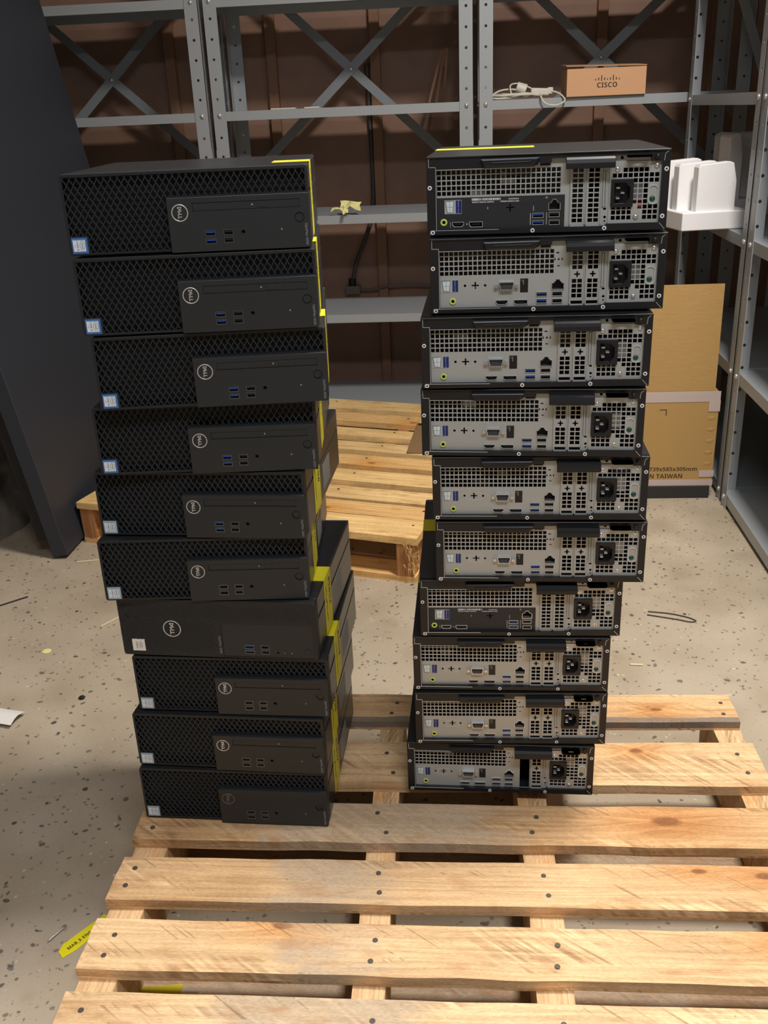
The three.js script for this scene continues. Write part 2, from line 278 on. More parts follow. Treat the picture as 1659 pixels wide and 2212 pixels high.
const stickerMat = { blue: std(0xffffff, 0.3, 0, { map: stickerTex('blue') }), pale: std(0xffffff, 0.35, 0, { map: stickerTex('pale') }), white: std(0xffffff, 0.45, 0, { map: stickerTex('white') }) };
// yellow tape with black handwriting along the right side
const scrawl = (s) => { seed = 900 + s; return std(0xffffff, 0.5, 0, { map: canvasTex(128, 256, (c) => {
  c.fillStyle = '#dcd430'; c.fillRect(0, 0, 128, 256); c.strokeStyle = '#1c1c14'; c.lineWidth = 5; c.lineCap = 'round';
  const glyphs = ['5', '9', '0', '3', '6', '8', 'M', 'B', '2', 'K']; c.font = 'italic bold 46px sans-serif'; c.fillStyle = '#1c1c14';
  c.save(); c.translate(78, 22); c.rotate(Math.PI / 2); c.fillText([0, 1, 2, 3, 4].map(() => glyphs[rnd() * glyphs.length | 0]).join(''), 0, 0); c.restore();
  c.beginPath(); c.moveTo(24, 190); for (let k = 0; k < 7; k++) c.lineTo(rr(14, 46), 40 + k * 28); c.stroke();
}) }); };
const scrawls = [scrawl(1), scrawl(5), scrawl(9)];

// ---------------------------------------------------------------- computers seen from the front
const P1 = { io: rect(122.6, 31, 289.4, 93.4), usb: [[164.4, 69, 176.6, 75.6], [164.5, 78.2, 176.7, 84.8], [186.2, 69, 197.8, 75.4], [186, 77.8, 197.4, 84.2]] };
const frontGeo = {
  bezel: ex(rrect(0, 0, 290, 92.6, 3.5), [[[3, 3.2], [287, 3.2], [287, 29.8], [122.4, 29.8], [122.4, 90], [24.5, 90], [24.5, 70.5], [3, 70.5]]], -0.016, 0, 0.0006),
  grille: lineBars([[3, 3.2, 287, 29.8], [3, 29.8, 122.4, 70.5], [24.5, 70.5, 122.4, 90]], 1.62, 8, 0.95, -0.005, -0.0012),
  backing: fb(2, 2, 288, 91, -0.0155, -0.0125),
  panel: ex(rrect(122.6, 31, 289.4, 93.4, 1.2), [rect(151.8, 36.9, 278.8, 47.2), ...P1.usb.map((p) => rect(...p)), circ(209.8, 72.3, 3.1), circ(277.4, 58.6, 6.3, 24), rect(268, 50, 268.4, 91), rect(149.4, 50, 149.8, 91)], -0.0002, 0.0056, 0.0005),
  plainPanel: ex(rrect(122.6, 31, 289.4, 93.4, 1.2), [...P1.usb.map((p) => rect(...p)), circ(209.8, 72.3, 3.1), circ(277.4, 58.6, 6.3, 24), rect(268, 50, 268.4, 91)], -0.0002, 0.0056, 0.0005),
  tray: frb(152.3, 37.4, 278.3, 46.7, 0, 0.0048, 0.0005), eject: frb(229.5, 39.4, 240, 45, 0.0045, 0.0054, 0.0003), led: fb(221.7, 41, 223.5, 42.8, 0.0046, 0.005), pin: cyl(250.8, 42.3, 0.7, 0.0046, 0.00495, 8),
  power: ex(circ(277.4, 58.6, 6, 28), [], 0.0005, 0.0042, 0.001), jack: mg([tor(209.8, 72.3, 2.4, 0.6, 0.0052), cyl(209.8, 72.3, 1.6, 0.0005, 0.0015, 10)]), hdd: cyl(255.5, 71.2, 1, 0.005, 0.0058, 10), badge: badge(137, 48, 9.3), sticker: flatUv(fb(4, 71.6, 22.8, 90.1, -0.0004, 0.0004)),
  back: fb(1, 1, 289, 91.6, -0.2945, -0.292),
};
const textGeo = { 'OptiPlex 3050': downText('OptiPlex 3050', 283.6, 65.5, 90.2, 0.0056), 'OptiPlex 3060': downText('OptiPlex 3060', 283.6, 65.5, 90.2, 0.0056), 'OptiPlex 3080': downText('OptiPlex 3080', 145.6, 56.5, 85.5, 0.0004) };
const P7 = [[182.9, 70.6, 196.6, 77], [183.2, 79, 196.8, 85.2], [206.6, 70.6, 218.6, 77], [206.8, 79, 218.8, 85.2]];
const front7 = {
  bezel: ex(rrect(0, 0, 290, 92.6, 5), [rect(150, 35, 284, 91.2)], -0.016, 0, 0.0008),
  ribs: lineBars([[8, 8, 284, 33], [8, 33, 143, 88]], 0.85, 5.2, 0.9, -0.0004, 0.0007, false, [8.6, 6.2]),
  panel: ex(rrect(150.6, 35.5, 283.5, 91, 0.8), [...P7.map((p) => rect(...p)), rect(152, 48.6, 282, 49), circ(231, 82.3, 2)], -0.006, -0.0008, 0.0003),
  backing: fb(149, 34, 285, 92, -0.0155, -0.006), power: ex(circ(274, 79, 4.5, 24), [], -0.002, 0.0002, 0.0004), leds: mg([cyl(240.5, 82.3, 0.8, -0.002, -0.0005, 8), cyl(251.2, 82.4, 0.9, -0.002, -0.0005, 8)]), badge: badge(78, 47, 12.6), sticker: flatUv(fb(15.2, 66, 34, 84.8, -0.0002, 0.0012)),
};
const tapeTop = (u) => bx(X(u), 0.1451, 0.0926, 0.093, -0.115, -0.068);
const tapeSide = (() => { const g = bx(0.1448, 0.1453, 0.003, 0.093, -0.115, -0.068), p = g.attributes.position, u = g.attributes.uv; for (let i = 0; i < p.count; i++) u.setXY(i, (-0.068 - p.getZ(i)) / 0.047, (p.getY(i) - 0.003) / 0.09); return g; })();
const sideLabel = rbx(0.1446, 0.1451, 0.012, 0.05, -0.2, -0.14, 0.0002, 1);
function frontUnit(i, kind, o) {
  const t = thing('desktop_computer', o.label, 'computer', o.pos, o.yaw, 'desktop computers stacked with their fronts showing');
  part('case', caseBody, M.caseSide, t); part('cover', caseCover, M.caseSide, t); part('chassis', caseCore, M.caseSide, t); part('feet', feetGeo, M.foot, t); part('back_plate', frontGeo.back, M.zinc, t);
  if (kind === 7) {
    const b = part('bezel', front7.bezel, M.bezel, t); part('backing', front7.backing, M.bezel, b); part('ribs', front7.ribs, M.grille, b);
    const p = part('port_panel', front7.panel, M.panel, t);
    P7.forEach((q, k) => { const f = part('usb_port', usbFrame(q, -0.005, -0.0004), M.usb, t); part('tongue', usbTongue(q, -0.0055, -0.0012), k < 2 ? M.blue : M.dark, f); });
    part('power_button', front7.power, M.panel, t); part('status_lights', front7.leds, M.print, p); part('model_text', textGeo['OptiPlex 3080'], M.print, b);
    addBadge(t, front7.badge, 0.0006, M.logo, M.logo); part('sticker', front7.sticker, stickerMat.white, t, 'small white processor sticker');
  } else {
    const b = part('bezel', frontGeo.bezel, M.bezel, t); part('grille', frontGeo.grille, M.grille, b, 'diamond lattice grille'); part('backing', frontGeo.backing, M.bezel, b);
    const p = part('port_panel', o.noTray ? frontGeo.plainPanel : frontGeo.panel, M.panel, t);
    if (!o.noTray) { const d = part('disc_drive', frontGeo.tray, M.panel, t); part('eject_button', frontGeo.eject, M.panel, d); part('light', frontGeo.led, M.print, d); part('pinhole', frontGeo.pin, M.pit, d); }
    P1.usb.forEach((q, k) => { const f = part('usb_port', usbFrame(q, 0.0003, 0.0058), M.usb, t); part('tongue', usbTongue(q, 0.0002, 0.005), k < 2 && i < 5 ? M.blue : M.dark, f); });
    part('power_button', frontGeo.power, M.panel, t); part('headphone_jack', frontGeo.jack, M.dark, t); part('drive_light', frontGeo.hdd, M.print, p); part('model_text', textGeo[o.text], M.print, p);
    addBadge(t, frontGeo.badge, 0.0058, o.dull ? M.logoDull : M.logo, o.dull ? M.logoDull : M.logo); part('sticker', frontGeo.sticker, stickerMat[o.sticker], t, 'small processor sticker');
  }
  part('tape', tapeTop(o.tape ?? 270), M.yellow, t, 'yellow tape'); part('tape', tapeSide, scrawls[i % 3], t, 'yellow tape with black handwriting');
  if (o.side) part('side_label', sideLabel, std(0x8f9290, 0.5), t);
  return t;
}
const PT = 0.1271, S = 0.0954772, D2R = Math.PI / 180;
const yOf = (i) => PT + 0.0029 + (9 - i) * S;
const ordL = ['topmost', 'second from the top', 'third from the top', 'fourth from the top', 'fifth from the top', 'sixth from the top', 'seventh from the top', 'eighth from the top', 'second from the bottom', 'lowest'];
const extraL = ['with yellow tape bent over its top corner', 'with two blue front ports', 'with a bright silver badge', 'set back to the left', 'with a bright silver badge', 'above the one with slanted ribs', 'with slanted ribs and white sticker', 'under the one with slanted ribs', 'with a pale sticker', 'with a dull badge'];
const LP = [[-0.332, -1.1605, 6.89], [-0.3284, -1.1542, 7.1], [-0.3225, -1.1576, 7.84], [-0.3439, -1.1718, 4.84], [-0.3642, -1.1751, -1.37], [-0.3684, -1.1714, 3.12], [-0.3602, -1.1699, -2.73], [-0.3502, -1.1729, -1.29], [-0.3615, -1.1647, -1.91], [-0.3623, -1.1604, -1.07]];
LP.forEach(([x, z, a], i) => frontUnit(i, i === 6 ? 7 : 1, {
  pos: [x, yOf(i), z], yaw: a * D2R, label: `black computer ${extraL[i]}, ${ordL[i]} of left stack`,
  text: i < 4 || i > 7 ? 'OptiPlex 3050' : 'OptiPlex 3060', sticker: i < 4 ? 'blue' : 'pale', noTray: i === 9, dull: i === 9, tape: i === 0 ? 244 : 270, side: i > 3,
}));

// ---------------------------------------------------------------- computers seen from the back
function grid(u0, v0, cols, rows, pu, pv, a, b, skip) { const out = []; for (let r = 0; r < rows; r++) for (let c = 0; c < cols; c++) if (!skip?.(c, r)) out.push(rect(u0 + c * pu, v0 + r * pv, u0 + c * pu + a, v0 + r * pv + b)); return out; }
const tee = (u0, v0, u1, v1) => { const w = u1 - u0, h = v1 - v0; return [[u0, v0 + h * 0.35], [u0 + w * 0.2, v0 + h * 0.35], [u0 + w * 0.2, v0 + h * 0.18], [u0 + w * 0.33, v0 + h * 0.18], [u0 + w * 0.33, v0], [u0 + w * 0.67, v0], [u0 + w * 0.67, v0 + h * 0.18], [u0 + w * 0.8, v0 + h * 0.18], [u0 + w * 0.8, v0 + h * 0.35], [u1, v0 + h * 0.35], [u1, v1], [u0, v1]]; };
const hexHdmi = (u0, v0, u1, v1) => [[u0, v0], [u1, v0], [u1, v0 + (v1 - v0) * 0.55], [u1 - 2.4, v1], [u0 + 2.4, v1], [u0, v0 + (v1 - v0) * 0.55]];
const dpSh = (u0, v0, u1, v1) => [[u0, v0], [u1, v0], [u1, v1], [u0 + 2, v1], [u0, v1 - 2]];
const grow = (a, k) => { const cu = a.reduce((s, p) => s + p[0], 0) / a.length, cv = a.reduce((s, p) => s + p[1], 0) / a.length; return a.map(([u, v]) => [u + Math.sign(u - cu) * k, v + Math.sign(v - cv) * k]); };
const FRAME_HOLE = [[11.5, 86.8], [11.5, 15.4], [128, 15.4], [136, 10.6], [150.5, 10.6], [150.5, 6.2], [268.5, 5.2], [268.5, 13.2], [281, 13.2], [281, 84.2], [220, 84.2], [216.5, 86.8]];
const LAN = (b) => b ? [149, 54, 162.8, 66.4] : [152.4, 53.9, 167.4, 66.8];
const USB = (b) => b ? [[129.3, 69.3, 143, 75.4], [129.5, 78, 143.2, 83.6], [149.2, 68.9, 162.3, 75], [149.6, 78.2, 162.6, 84.1]] : [[133.1, 69, 146.8, 74.8], [133.3, 77.6, 146.7, 83.4], [152.8, 68.8, 166, 74.8], [153, 77.7, 166, 83.6]];
const HD = (b) => b ? [30.7, 77.8, 45, 83.7] : [82.5, 78.2, 97.8, 84], DP = (b) => b ? [51.8, 77.8, 68.3, 84.4] : [105.3, 78.3, 122.6, 84.1], AU = (b) => b ? [20.2, 77.9] : [28.1, 78.6];
const backGeo = {};
for (const b of [0, 1]) {
  const vents = b ? grid(12.4, 17, 25, 5, 6.05, 6.1, 4.8, 4.8) : grid(12.4, 17, 24, 5, 5.96, 6.1, 4.7, 4.8);
  const ports = [tee(...LAN(b)), ...USB(b).map((p) => rect(...p)), hexHdmi(...HD(b)), dpSh(...DP(b)), circ(...AU(b), 3)];
  const slots = [rect(176.5, 18.4, 191.5, 86.2), rect(195.5, 18.4, 210.5, 86.2)];
  const extra = [rect(137.4, 11.6, 150, 14.8), rect(214.6, 65.8, 218, 68.2), circ(216.8, 76.6, 1.7, 10), circ(216.8, 81.3, 1.1, 8), circ(234.2, 8.9, 1.9, 10), rect(222, 19.6, 279.8, 83)];
  const serial = [circ(43.7, 59.2, 1.7, 10), circ(69.1, 59.4, 1.7, 10), cross(56.7, 59.2, 4.6, 0.95), rect(86.8, 55.4, 104.6, 65.2), rect(157, 20.6, 160.5, 22.4), rect(158.4, 36.8, 161.6, 38.2), circ(160, 29.5, 1.3, 8), rect(154.8, 28, 156.2, 31), rect(163.6, 28, 165, 31)];
  const outline = [[10, 88.5], [10, 14], [135, 14], [135, 9], [149, 9], [149, 5], [270, 4], [270, 12], [283, 12], [283, 86], [222, 86], [218, 88.5]];
  backGeo[b] = {
    plate: b ? ex(outline, [...vents, ...slots, ...extra, rect(11.8, 49, 168, 86.6)], -0.007, -0.006) : ex(outline, [...vents, ...ports, ...slots, ...extra, ...serial], -0.007, -0.006),
    io: b && ex(rect(11.6, 48.8, 168.2, 86.7), [...ports, cross(102, 62, 5, 0.8)], -0.0066, -0.0054, 0),
    ports: [ex(tee(LAN(b)[0] - 0.5, LAN(b)[1] - 0.5, LAN(b)[2] + 0.5, LAN(b)[3] + 0.5), [tee(LAN(b)[0] + 0.4, LAN(b)[1] + 0.4, LAN(b)[2] - 0.4, LAN(b)[3] - 0.4)], -0.014, -0.0048), ex(grow(hexHdmi(...HD(b)), 0.2), [grow(hexHdmi(...HD(b)), -0.6)], -0.014, -0.0048), ex(grow(dpSh(...DP(b)), 0.2), [grow(dpSh(...DP(b)), -0.6)], -0.014, -0.0048)],
    tongues: [null, fb(HD(b)[0] + 3, HD(b)[1] + 1.8, HD(b)[2] - 3, HD(b)[1] + 3.2, -0.014, -0.006), fb(DP(b)[0] + 3, DP(b)[1] + 2.2, DP(b)[2] - 3, DP(b)[1] + 3.8, -0.014, -0.006)],
    pit: [fb(LAN(b)[0] - 1, LAN(b)[1] - 1, LAN(b)[2] + 1, LAN(b)[3] + 1, -0.018, -0.0145), fb(HD(b)[0] - 1, HD(b)[1] - 1, DP(b)[2] + 1, DP(b)[3] + 1, -0.018, -0.0145), fb(USB(b)[0][0] - 1, 68, USB(b)[3][2] + 1, 85, -0.018, -0.0145), fb(AU(b)[0] - 4, AU(b)[1] - 4, AU(b)[0] + 4, AU(b)[1] + 4, -0.018, -0.0145)],
    audio: new THREE.TorusGeometry(0.0032, 0.0013, 8, 24).scale(1, 1, 0.7).translate(X(AU(b)[0]), Y(AU(b)[1]), -0.0054),
    usb: USB(b).map((p) => [usbFrame(p, -0.014, -0.0046), usbTongue(p, -0.0145, -0.0056)]),
  };
  const sh = (u) => b ? grid(u + 2.2, 19.4, 2, 11, 6.9, 5.8, 5.6, 4.4) : [...grid(u + 2.2, 19.2, 2, 4, 6.9, 6, 5.6, 4.8), cross(u + 8.5, 48.2, 3.6, 1), ...grid(u + 2.2, 54, 2, 4, 6.9, 6.1, 5.6, 4.9), rect(u + 1.2, 81, u + 15.8, 85)];
  for (const u of [174.8, 194]) backGeo[b]['slot' + u] = mg([ex(rect(u, 17, u + 17.4, 87), sh(u), -0.006, -0.0048), fb(u - 0.6, 19, u + 0.5, 84.5, -0.0055, -0.0032), fb(u + 16.9, 19, u + 18, 84.5, -0.0055, -0.0032)]);
}
const shellGeo = mg([rbx(-0.145, 0.145, 0.0905, 0.0926, -0.292, 0.002, 0.0008, 1), bx(-0.145, 0.145, 0, 0.0016, -0.292, -0.001), bx(-0.145, -0.1432, 0, 0.0918, -0.292, -0.001), bx(0.1432, 0.145, 0, 0.0918, -0.292, -0.001), rbx(-0.145, 0.145, 0, 0.0926, -0.31, -0.292, 0.003)]);
const frameGeo = ex(rrect(0, 0, 290, 92.6, 1.2), [FRAME_HOLE], -0.006, 0, 0.0005);
const interior = bx(-0.14, 0.06, 0.006, 0.084, -0.285, -0.13);
const psuSkip = (c, r) => (r === 0 && (c < 2 || c > 6)) || (r >= 2 && r <= 6 && c < 4) || (r >= 3 && r <= 6 && c > 6) || (r >= 8 && (c === 4 || c === 5)) || (r === 7 && c === 4);
const psuGeo = ex([[220.4, 13.4], [281, 13.4], [281, 84.2], [220.4, 84.2]], [...grid(224, 20.4, 9, 10, 6.2, 6.1, 4.9, 4.8, psuSkip), rect(224.5, 34.5, 247.3, 62.4)], -0.006, -0.0044);
const oct = (k) => [[226 + k, 36.5 + k], [239.5 - k * 0.4, 36.5 + k], [245.5 - k, 42.5 + k * 0.4], [245.5 - k, 55.5 - k * 0.4], [239.5 - k * 0.4, 61.5 - k], [226 + k, 61.5 - k]];
const socket = ex(rrect(222.6, 32.6, 249, 65.4, 1.4), [oct(0)], -0.0044, -0.0008, 0.0004), socketPit = ex(oct(0.02), [], -0.016, -0.0125), socketWall = ex(oct(-1), [oct(0)], -0.0125, -0.0042);
const pin = (u, v) => fb(u - 2.1, v - 0.9, u + 2.1, v + 0.9, -0.0126, -0.003);
const psuScrew = (u, v) => mg([cyl(u, v, 3.6, -0.0045, -0.0036, 20), new THREE.SphereGeometry(0.0027, 14, 8).scale(1, 1, 0.55).translate(X(u), Y(v), -0.0036)]);
const rivet = (u, v) => new THREE.TorusGeometry(0.00185, 0.00085, 8, 20).scale(1, 1, 0.6).translate(X(u), Y(v), 0.0003), rivetPin = (u, v) => cyl(u, v, 1.2, 0, 0.0007, 10);
const RIV = [[3.8, 36.2], [6.6, 89.3], [129.7, 89.5], [216.3, 89], [285.8, 22.7], [284.4, 76.6]];
const latchGeo = (() => { const s = new THREE.Shape([[0.002, 0.0865], [-0.008, 0.0862], [-0.0118, 0.084], [-0.0128, 0.080], [-0.0128, 0.0752], [-0.0112, 0.0742], [-0.0102, 0.0752], [-0.0102, 0.0795], [-0.0085, 0.0825], [0.002, 0.0832]].map(([x, y]) => new THREE.Vector2(x, y))); return new THREE.ExtrudeGeometry(s, { depth: 0.0565, bevelEnabled: true, bevelSize: 0.0004, bevelThickness: 0.0006, bevelSegments: 1 }).rotateY(Math.PI / 2).translate(X(168), 0, 0); })();
const handleGeo = mg([ex([[66, 4.6], [136.5, 4.4], [129, 15], [70.5, 14.6]], [], 0, 0.007, 0.0022), ex([[79, 8.6], [124, 8.4], [130.5, 5.6], [132, 6.3], [125, 10.2], [79, 10.2]], [], 0.0066, 0.0078, 0.0003)]);
const loopGeo = (() => { const s = new THREE.Shape(), p = new THREE.Path(); s.moveTo(0, 0.004); s.lineTo(0.0275, 0.004); s.lineTo(0.0275, -0.007); s.quadraticCurveTo(0.0275, -0.0115, 0.023, -0.0115); s.lineTo(0.0045, -0.0115); s.quadraticCurveTo(0, -0.0115, 0, -0.007); p.absellipse(0.0138, -0.0055, 0.0055, 0.0024, 0, Math.PI * 2, false); s.holes.push(p); return new THREE.ExtrudeGeometry(s, { depth: 0.0014, bevelEnabled: true, bevelSize: 0.0002, bevelThickness: 0.0003, bevelSegments: 1 }).rotateX(-Math.PI / 2).rotateX(Math.PI).rotateY(0).scale(1, 1, -1).translate(X(239.6), Y(6.6), 0); })();
const knobGeo = mg([cyl(274.6, 8, 3.6, -0.001, 0.0016, 18), new THREE.SphereGeometry(0.0026, 12, 8).scale(1, 1, 0.7).translate(X(274.6), Y(8), 0.0016)]);
const strip = (a, w = 0.55) => mg(a.slice(1).map((q, k) => { const [u0, v0] = a[k], [u1, v1] = q, L = Math.hypot(u1 - u0, v1 - v0); return new THREE.BoxGeometry((L + w) / 1000, w / 1000, 0.0007).rotateZ(-Math.atan2(v1 - v0, u1 - u0)).translate(X((u0 + u1) / 2), Y((v0 + v1) / 2), 0.0003); }));
const edges = [[[2.8, 1.2], [2.8, 12.4], [11.2, 12.4], [11.2, 15.6], [128, 15.6]], [[11.2, 86.9], [4, 86.9], [3.6, 91.4]], [[281.4, 84.4], [287.6, 91.2]], [[288, 2], [283.6, 5.2], [282.6, 13]], [[11.4, 15.6], [11.4, 86.9], [88, 87.1]]].map((a) => strip(a));
const rail = mg([frb(212.9, 23, 215, 64, -0.006, -0.003, 0.0008), frb(216.2, 23, 217.6, 64, -0.006, -0.0036, 0.0006)]);
const buttonFrame = ex(rrect(266.6, 40.6, 278.9, 63, 5), [rrect(267.8, 41.8, 277.7, 61.8, 4.2)], -0.0046, -0.003), buttonPlate = ex(rrect(267.6, 41.6, 277.9, 62, 4.4), [], -0.0062, -0.0046), buttonLed = new THREE.SphereGeometry(0.0034, 16, 10).scale(1, 1, 0.6).translate(X(272), Y(56.6), -0.0044);
const vgaRing = ex([[86.6, 55], [104.8, 55], [105.6, 57], [103.4, 65.4], [88, 65.4], [85.8, 57]], [[[87.8, 56], [103.6, 56], [104.2, 57.4], [102.4, 64.4], [89, 64.4], [87.2, 57.4]]], -0.008, -0.0005), vgaIn = ex([[88, 56.2], [103.4, 56.2], [104, 57.4], [102.2, 64.2], [89.2, 64.2], [87.4, 57.4]], [], -0.01, -0.0032), vgaPins = mg(grid(0, 0, 5, 3, 2.5, 2.2, 0.9, 0.9).map((q) => cyl(90.6 + q[0][0], 57.7 + q[0][1], 0.42, -0.0033, -0.003, 6)));
const hexNut = (u, v) => cyl(u, v, 2.5, -0.006, -0.001, 6);
const plusFrame = mg([ex(rect(46.6, 54.3, 66.6, 65.2), [rect(47, 54.7, 66.2, 64.8)], -0.0061, -0.0058)]);
const winTex = (dark) => std(0xffffff, 0.35, 0.1, { map: canvasTex(176, 124, (c) => {
  c.fillStyle = dark ? '#8b918f' : '#b4b6b0'; c.fillRect(0, 0, 176, 124); c.fillStyle = '#1d2f6b'; c.fillRect(116, 4, 58, 116); c.fillStyle = '#7f8a86'; c.beginPath(); c.moveTo(2, 3); c.lineTo(100, 3); c.lineTo(88, 120); c.lineTo(22, 120); c.fill();
  c.fillStyle = '#d9e6ea'; c.beginPath(); c.moveTo(16, 16); c.lineTo(92, 12); c.lineTo(82, 112); c.lineTo(30, 108); c.fill(); c.strokeStyle = '#7e9aa8'; c.lineWidth = 4; c.beginPath(); c.moveTo(53, 12); c.lineTo(55, 112); c.moveTo(20, 62); c.lineTo(88, 62); c.stroke();
  c.save(); c.translate(138, 62); c.rotate(Math.PI / 2); c.fillStyle = '#9fb0dd'; c.font = 'bold 15px sans-serif'; c.textAlign = 'center'; c.fillText('Windows 10 Pro', 0, 0); c.restore(); }) });
const winMat = winTex(false), winPlate = flatUv(fb(13.2, 51.6, 35.3, 67, -0.0062, -0.0055)), winPlateB = flatUv(fb(21.4, 51.4, 42.4, 67.8, -0.0056, -0.005));
const labMat = std(0xffffff, 0.4, 0, { map: canvasTex(96, 160, (c) => { c.fillStyle = '#14161a'; c.fillRect(0, 0, 96, 160); c.fillStyle = '#cfd2d2'; c.save(); c.translate(34, 12); c.rotate(Math.PI / 2); c.font = '16px sans-serif'; c.fillText('SERVICE', 0, 0); c.font = '13px sans-serif'; c.fillText('TAG', 0, 18); c.restore(); }) }), labPlate = flatUv(fb(113, 52, 122.9, 69.1, -0.0062, -0.0056));
const ioPrint = std(0xffffff, 0.5, 0, { map: canvasTex(1024, 96, (c) => { c.fillStyle = '#24282d'; c.fillRect(0, 0, 1024, 96); c.fillStyle = '#e8e8e4'; seed = 77; for (let x = 12; x < 440;) { const w = rr(2, 12); c.fillRect(x, 6, w, 34); x += w + rr(2, 9); } c.font = 'bold 25px sans-serif'; c.fillText('SERVICE TAG(S/N): BMPVD2', 16, 72); c.fillText('33143701274', 560, 36); c.fillText('EXPRESS SERVICE CODE', 440, 70); }) }), ioLabel = flatUv(fb(54, 49.6, 138, 57.4, -0.0055, -0.0052));
const ioSmall = [fb(130, 61, 131, 67, -0.0055, -0.0053), fb(126.4, 69.6, 127.6, 83.4, -0.0055, -0.0053), fb(146, 69, 147, 83.4, -0.0055, -0.0053), fb(28, 77.5, 28.7, 84, -0.0055, -0.0053), fb(48, 79.4, 50, 81.4, -0.0055, -0.0053), fb(74, 60.6, 75.2, 63.4, -0.0055, -0.0053), fb(145, 50.6, 147.4, 52.6, -0.0055, -0.0053)];
const bTapeTop = (u) => bx(-0.1452, X(u), 0.0926, 0.093, -0.22, -0.174), bTapeSide = bx(-0.1454, -0.1449, 0.003, 0.093, -0.22, -0.174);
function backUnit(i, o) {
  const b = o.black ? 1 : 0, G = backGeo[b];
  const t = thing('desktop_computer', o.label, 'computer', o.pos, o.yaw, 'desktop computers stacked with their backs showing');
  part('case', shellGeo, M.caseTop, t); part('back_frame', frameGeo, M.black, t); part('feet', feetGeo, M.foot, t); part('drive_cage', interior, M.zinc, t);
  seed = 3000 + i * 17; for (let k = 0; k < 5; k++) { const u = rr(14, 110), v = rr(20, 70); part('component', fb(u, v, u + rr(5, 20), v + rr(5, 16), -0.05, rr(-0.04, -0.022)), [M.zinc, M.dark, M.panel, M.nickel][k % 4], t); }
  if (i === 0) part('red_connector', fb(248, 62, 262, 72, -0.05, -0.016), M.redPart, t, 'red plastic piece behind the vent'); else if (i === 4) part('blue_part', fb(246, 19, 276, 31, -0.05, -0.02), M.blue, t, 'blue piece behind the vent');
  part('component', fb(250, 40, 264, 60, -0.05, -0.024), M.nickel, t);
  const pl = part('back_plate', G.plate, M.zinc, t, 'grey metal plate with square vent holes');
  if (b) { const io = part('port_plate', G.io, M.panel, t, 'black port plate with white print'); part('barcode_print', ioLabel, ioPrint, io); ioSmall.forEach((g) => part('port_print', g, M.print, io)); }
  else {
    part('port_cover', plusFrame, M.zincEdge, pl); part('label', labPlate, labMat, t, 'small black label');
    const v = part('video_port', vgaRing, M.chrome, t); part('insert', vgaIn, std(0x3a3d44, 0.6), v); part('pinholes', vgaPins, M.pit, v); for (const q of [[82.8, 60.3], [108.6, 60.5]]) part('screw', hexNut(...q), M.chrome, v);
  }
  G.ports.forEach((g, k) => { const p = part(['network_port', 'display_port', 'display_port'][k], g, k ? M.nickel : M.chrome, t); if (G.tongues[k]) part('tongue', G.tongues[k], M.dark, p); });
  G.pit.forEach((g) => part('port_backing', g, M.pit, t)); part('audio_jack', G.audio, M.lime, t, 'lime green audio jack');
  G.usb.forEach(([f, g], k) => { const p = part('usb_port', f, M.nickel, t); part('tongue', g, k < 2 && !(i === 9) ? M.blue : M.dark, p); });
  if (!o.openSlot) part('slot_cover', G['slot174.8'], M.zinc, t); part('slot_cover', G['slot194'], M.zinc, t); part('guide_rail', rail, M.zinc, t);
  const ps = part('power_supply', psuGeo, M.zinc, t, 'power supply plate with square vent holes'); RP_SCREWS.forEach((g) => part('screw', g, M.chrome, ps));
  const so = part('power_socket', socketMesh, M.black, t, 'black power socket'); for (const g of pins) part('pin', g, M.nickel, so);
  const bt = part('test_button', buttonMesh, M.zincEdge, t); part('light', buttonLed, M.led, bt, 'dark green light');
  part('sticker', b ? winPlateB : winPlate, winMat, t, 'silver and blue sticker with a four-pane window');
  part('latch', latchGeo, M.black, t); part('release_handle', handleGeo, M.black, t); part('lock_loop', loopGeo, M.black, t); part('thumb_screw', knobGeo, M.black, t);
  for (let k = 0; k < RIV.length; k++) { const r = part('rivet', rivetG[k], M.white, t); part('rivet_pin', rivetP[k], M.black, r); }
  edges.forEach((g) => part('chassis_edge', g, M.zincEdge, t));
  if (o.tape) { part('tape', bTapeTop(o.tape), M.yellow, t, 'yellow tape'); part('tape', bTapeSide, M.yellow, t, 'yellow tape'); }
  return t;
}
const RP_SCREWS = [[229.2, 21.6], [275.2, 18.6], [253.4, 77]].map((q) => psuScrew(...q)), socketMesh = mg([socket, socketPit, socketWall]), pins = [pin(231, 43), pin(236.5, 49), pin(231, 55)], buttonMesh = mg([buttonFrame, buttonPlate]), rivetG = RIV.map((q) => rivet(...q)), rivetP = RIV.map((q) => rivetPin(...q));
const extraR = ['black port plate, taped lid', 'grey port plate', 'lid showing at left', 'twisted slightly', 'blue piece behind vent', 'above a black port plate', 'black port plate', 'under a black port plate', 'grey port plate', 'one expansion slot open'];
const RP = [[0.0938, -1.2336, -2.02], [0.0964, -1.2271, -0.03], [0.0834, -1.2155, -0.94], [0.0807, -1.2183, -3.0], [0.0938, -1.225, -0.83], [0.0967, -1.2252, -0.71], [0.0716, -1.2373, 0.61], [0.059, -1.2386, 0.01], [0.0598, -1.2365, 1.04], [0.0446, -1.2388, -0.8]];
RP.forEach(([x, z, a], i) => backUnit(i, { pos: [x, yOf(i), z], yaw: a * D2R, label: `black computer, back showing, ${extraR[i]}, ${ordL[i]} of right stack`, black: i === 0 || i === 6, openSlot: i === 9, tape: i === 0 ? 135 : i >= 5 ? 24 : 0 }));

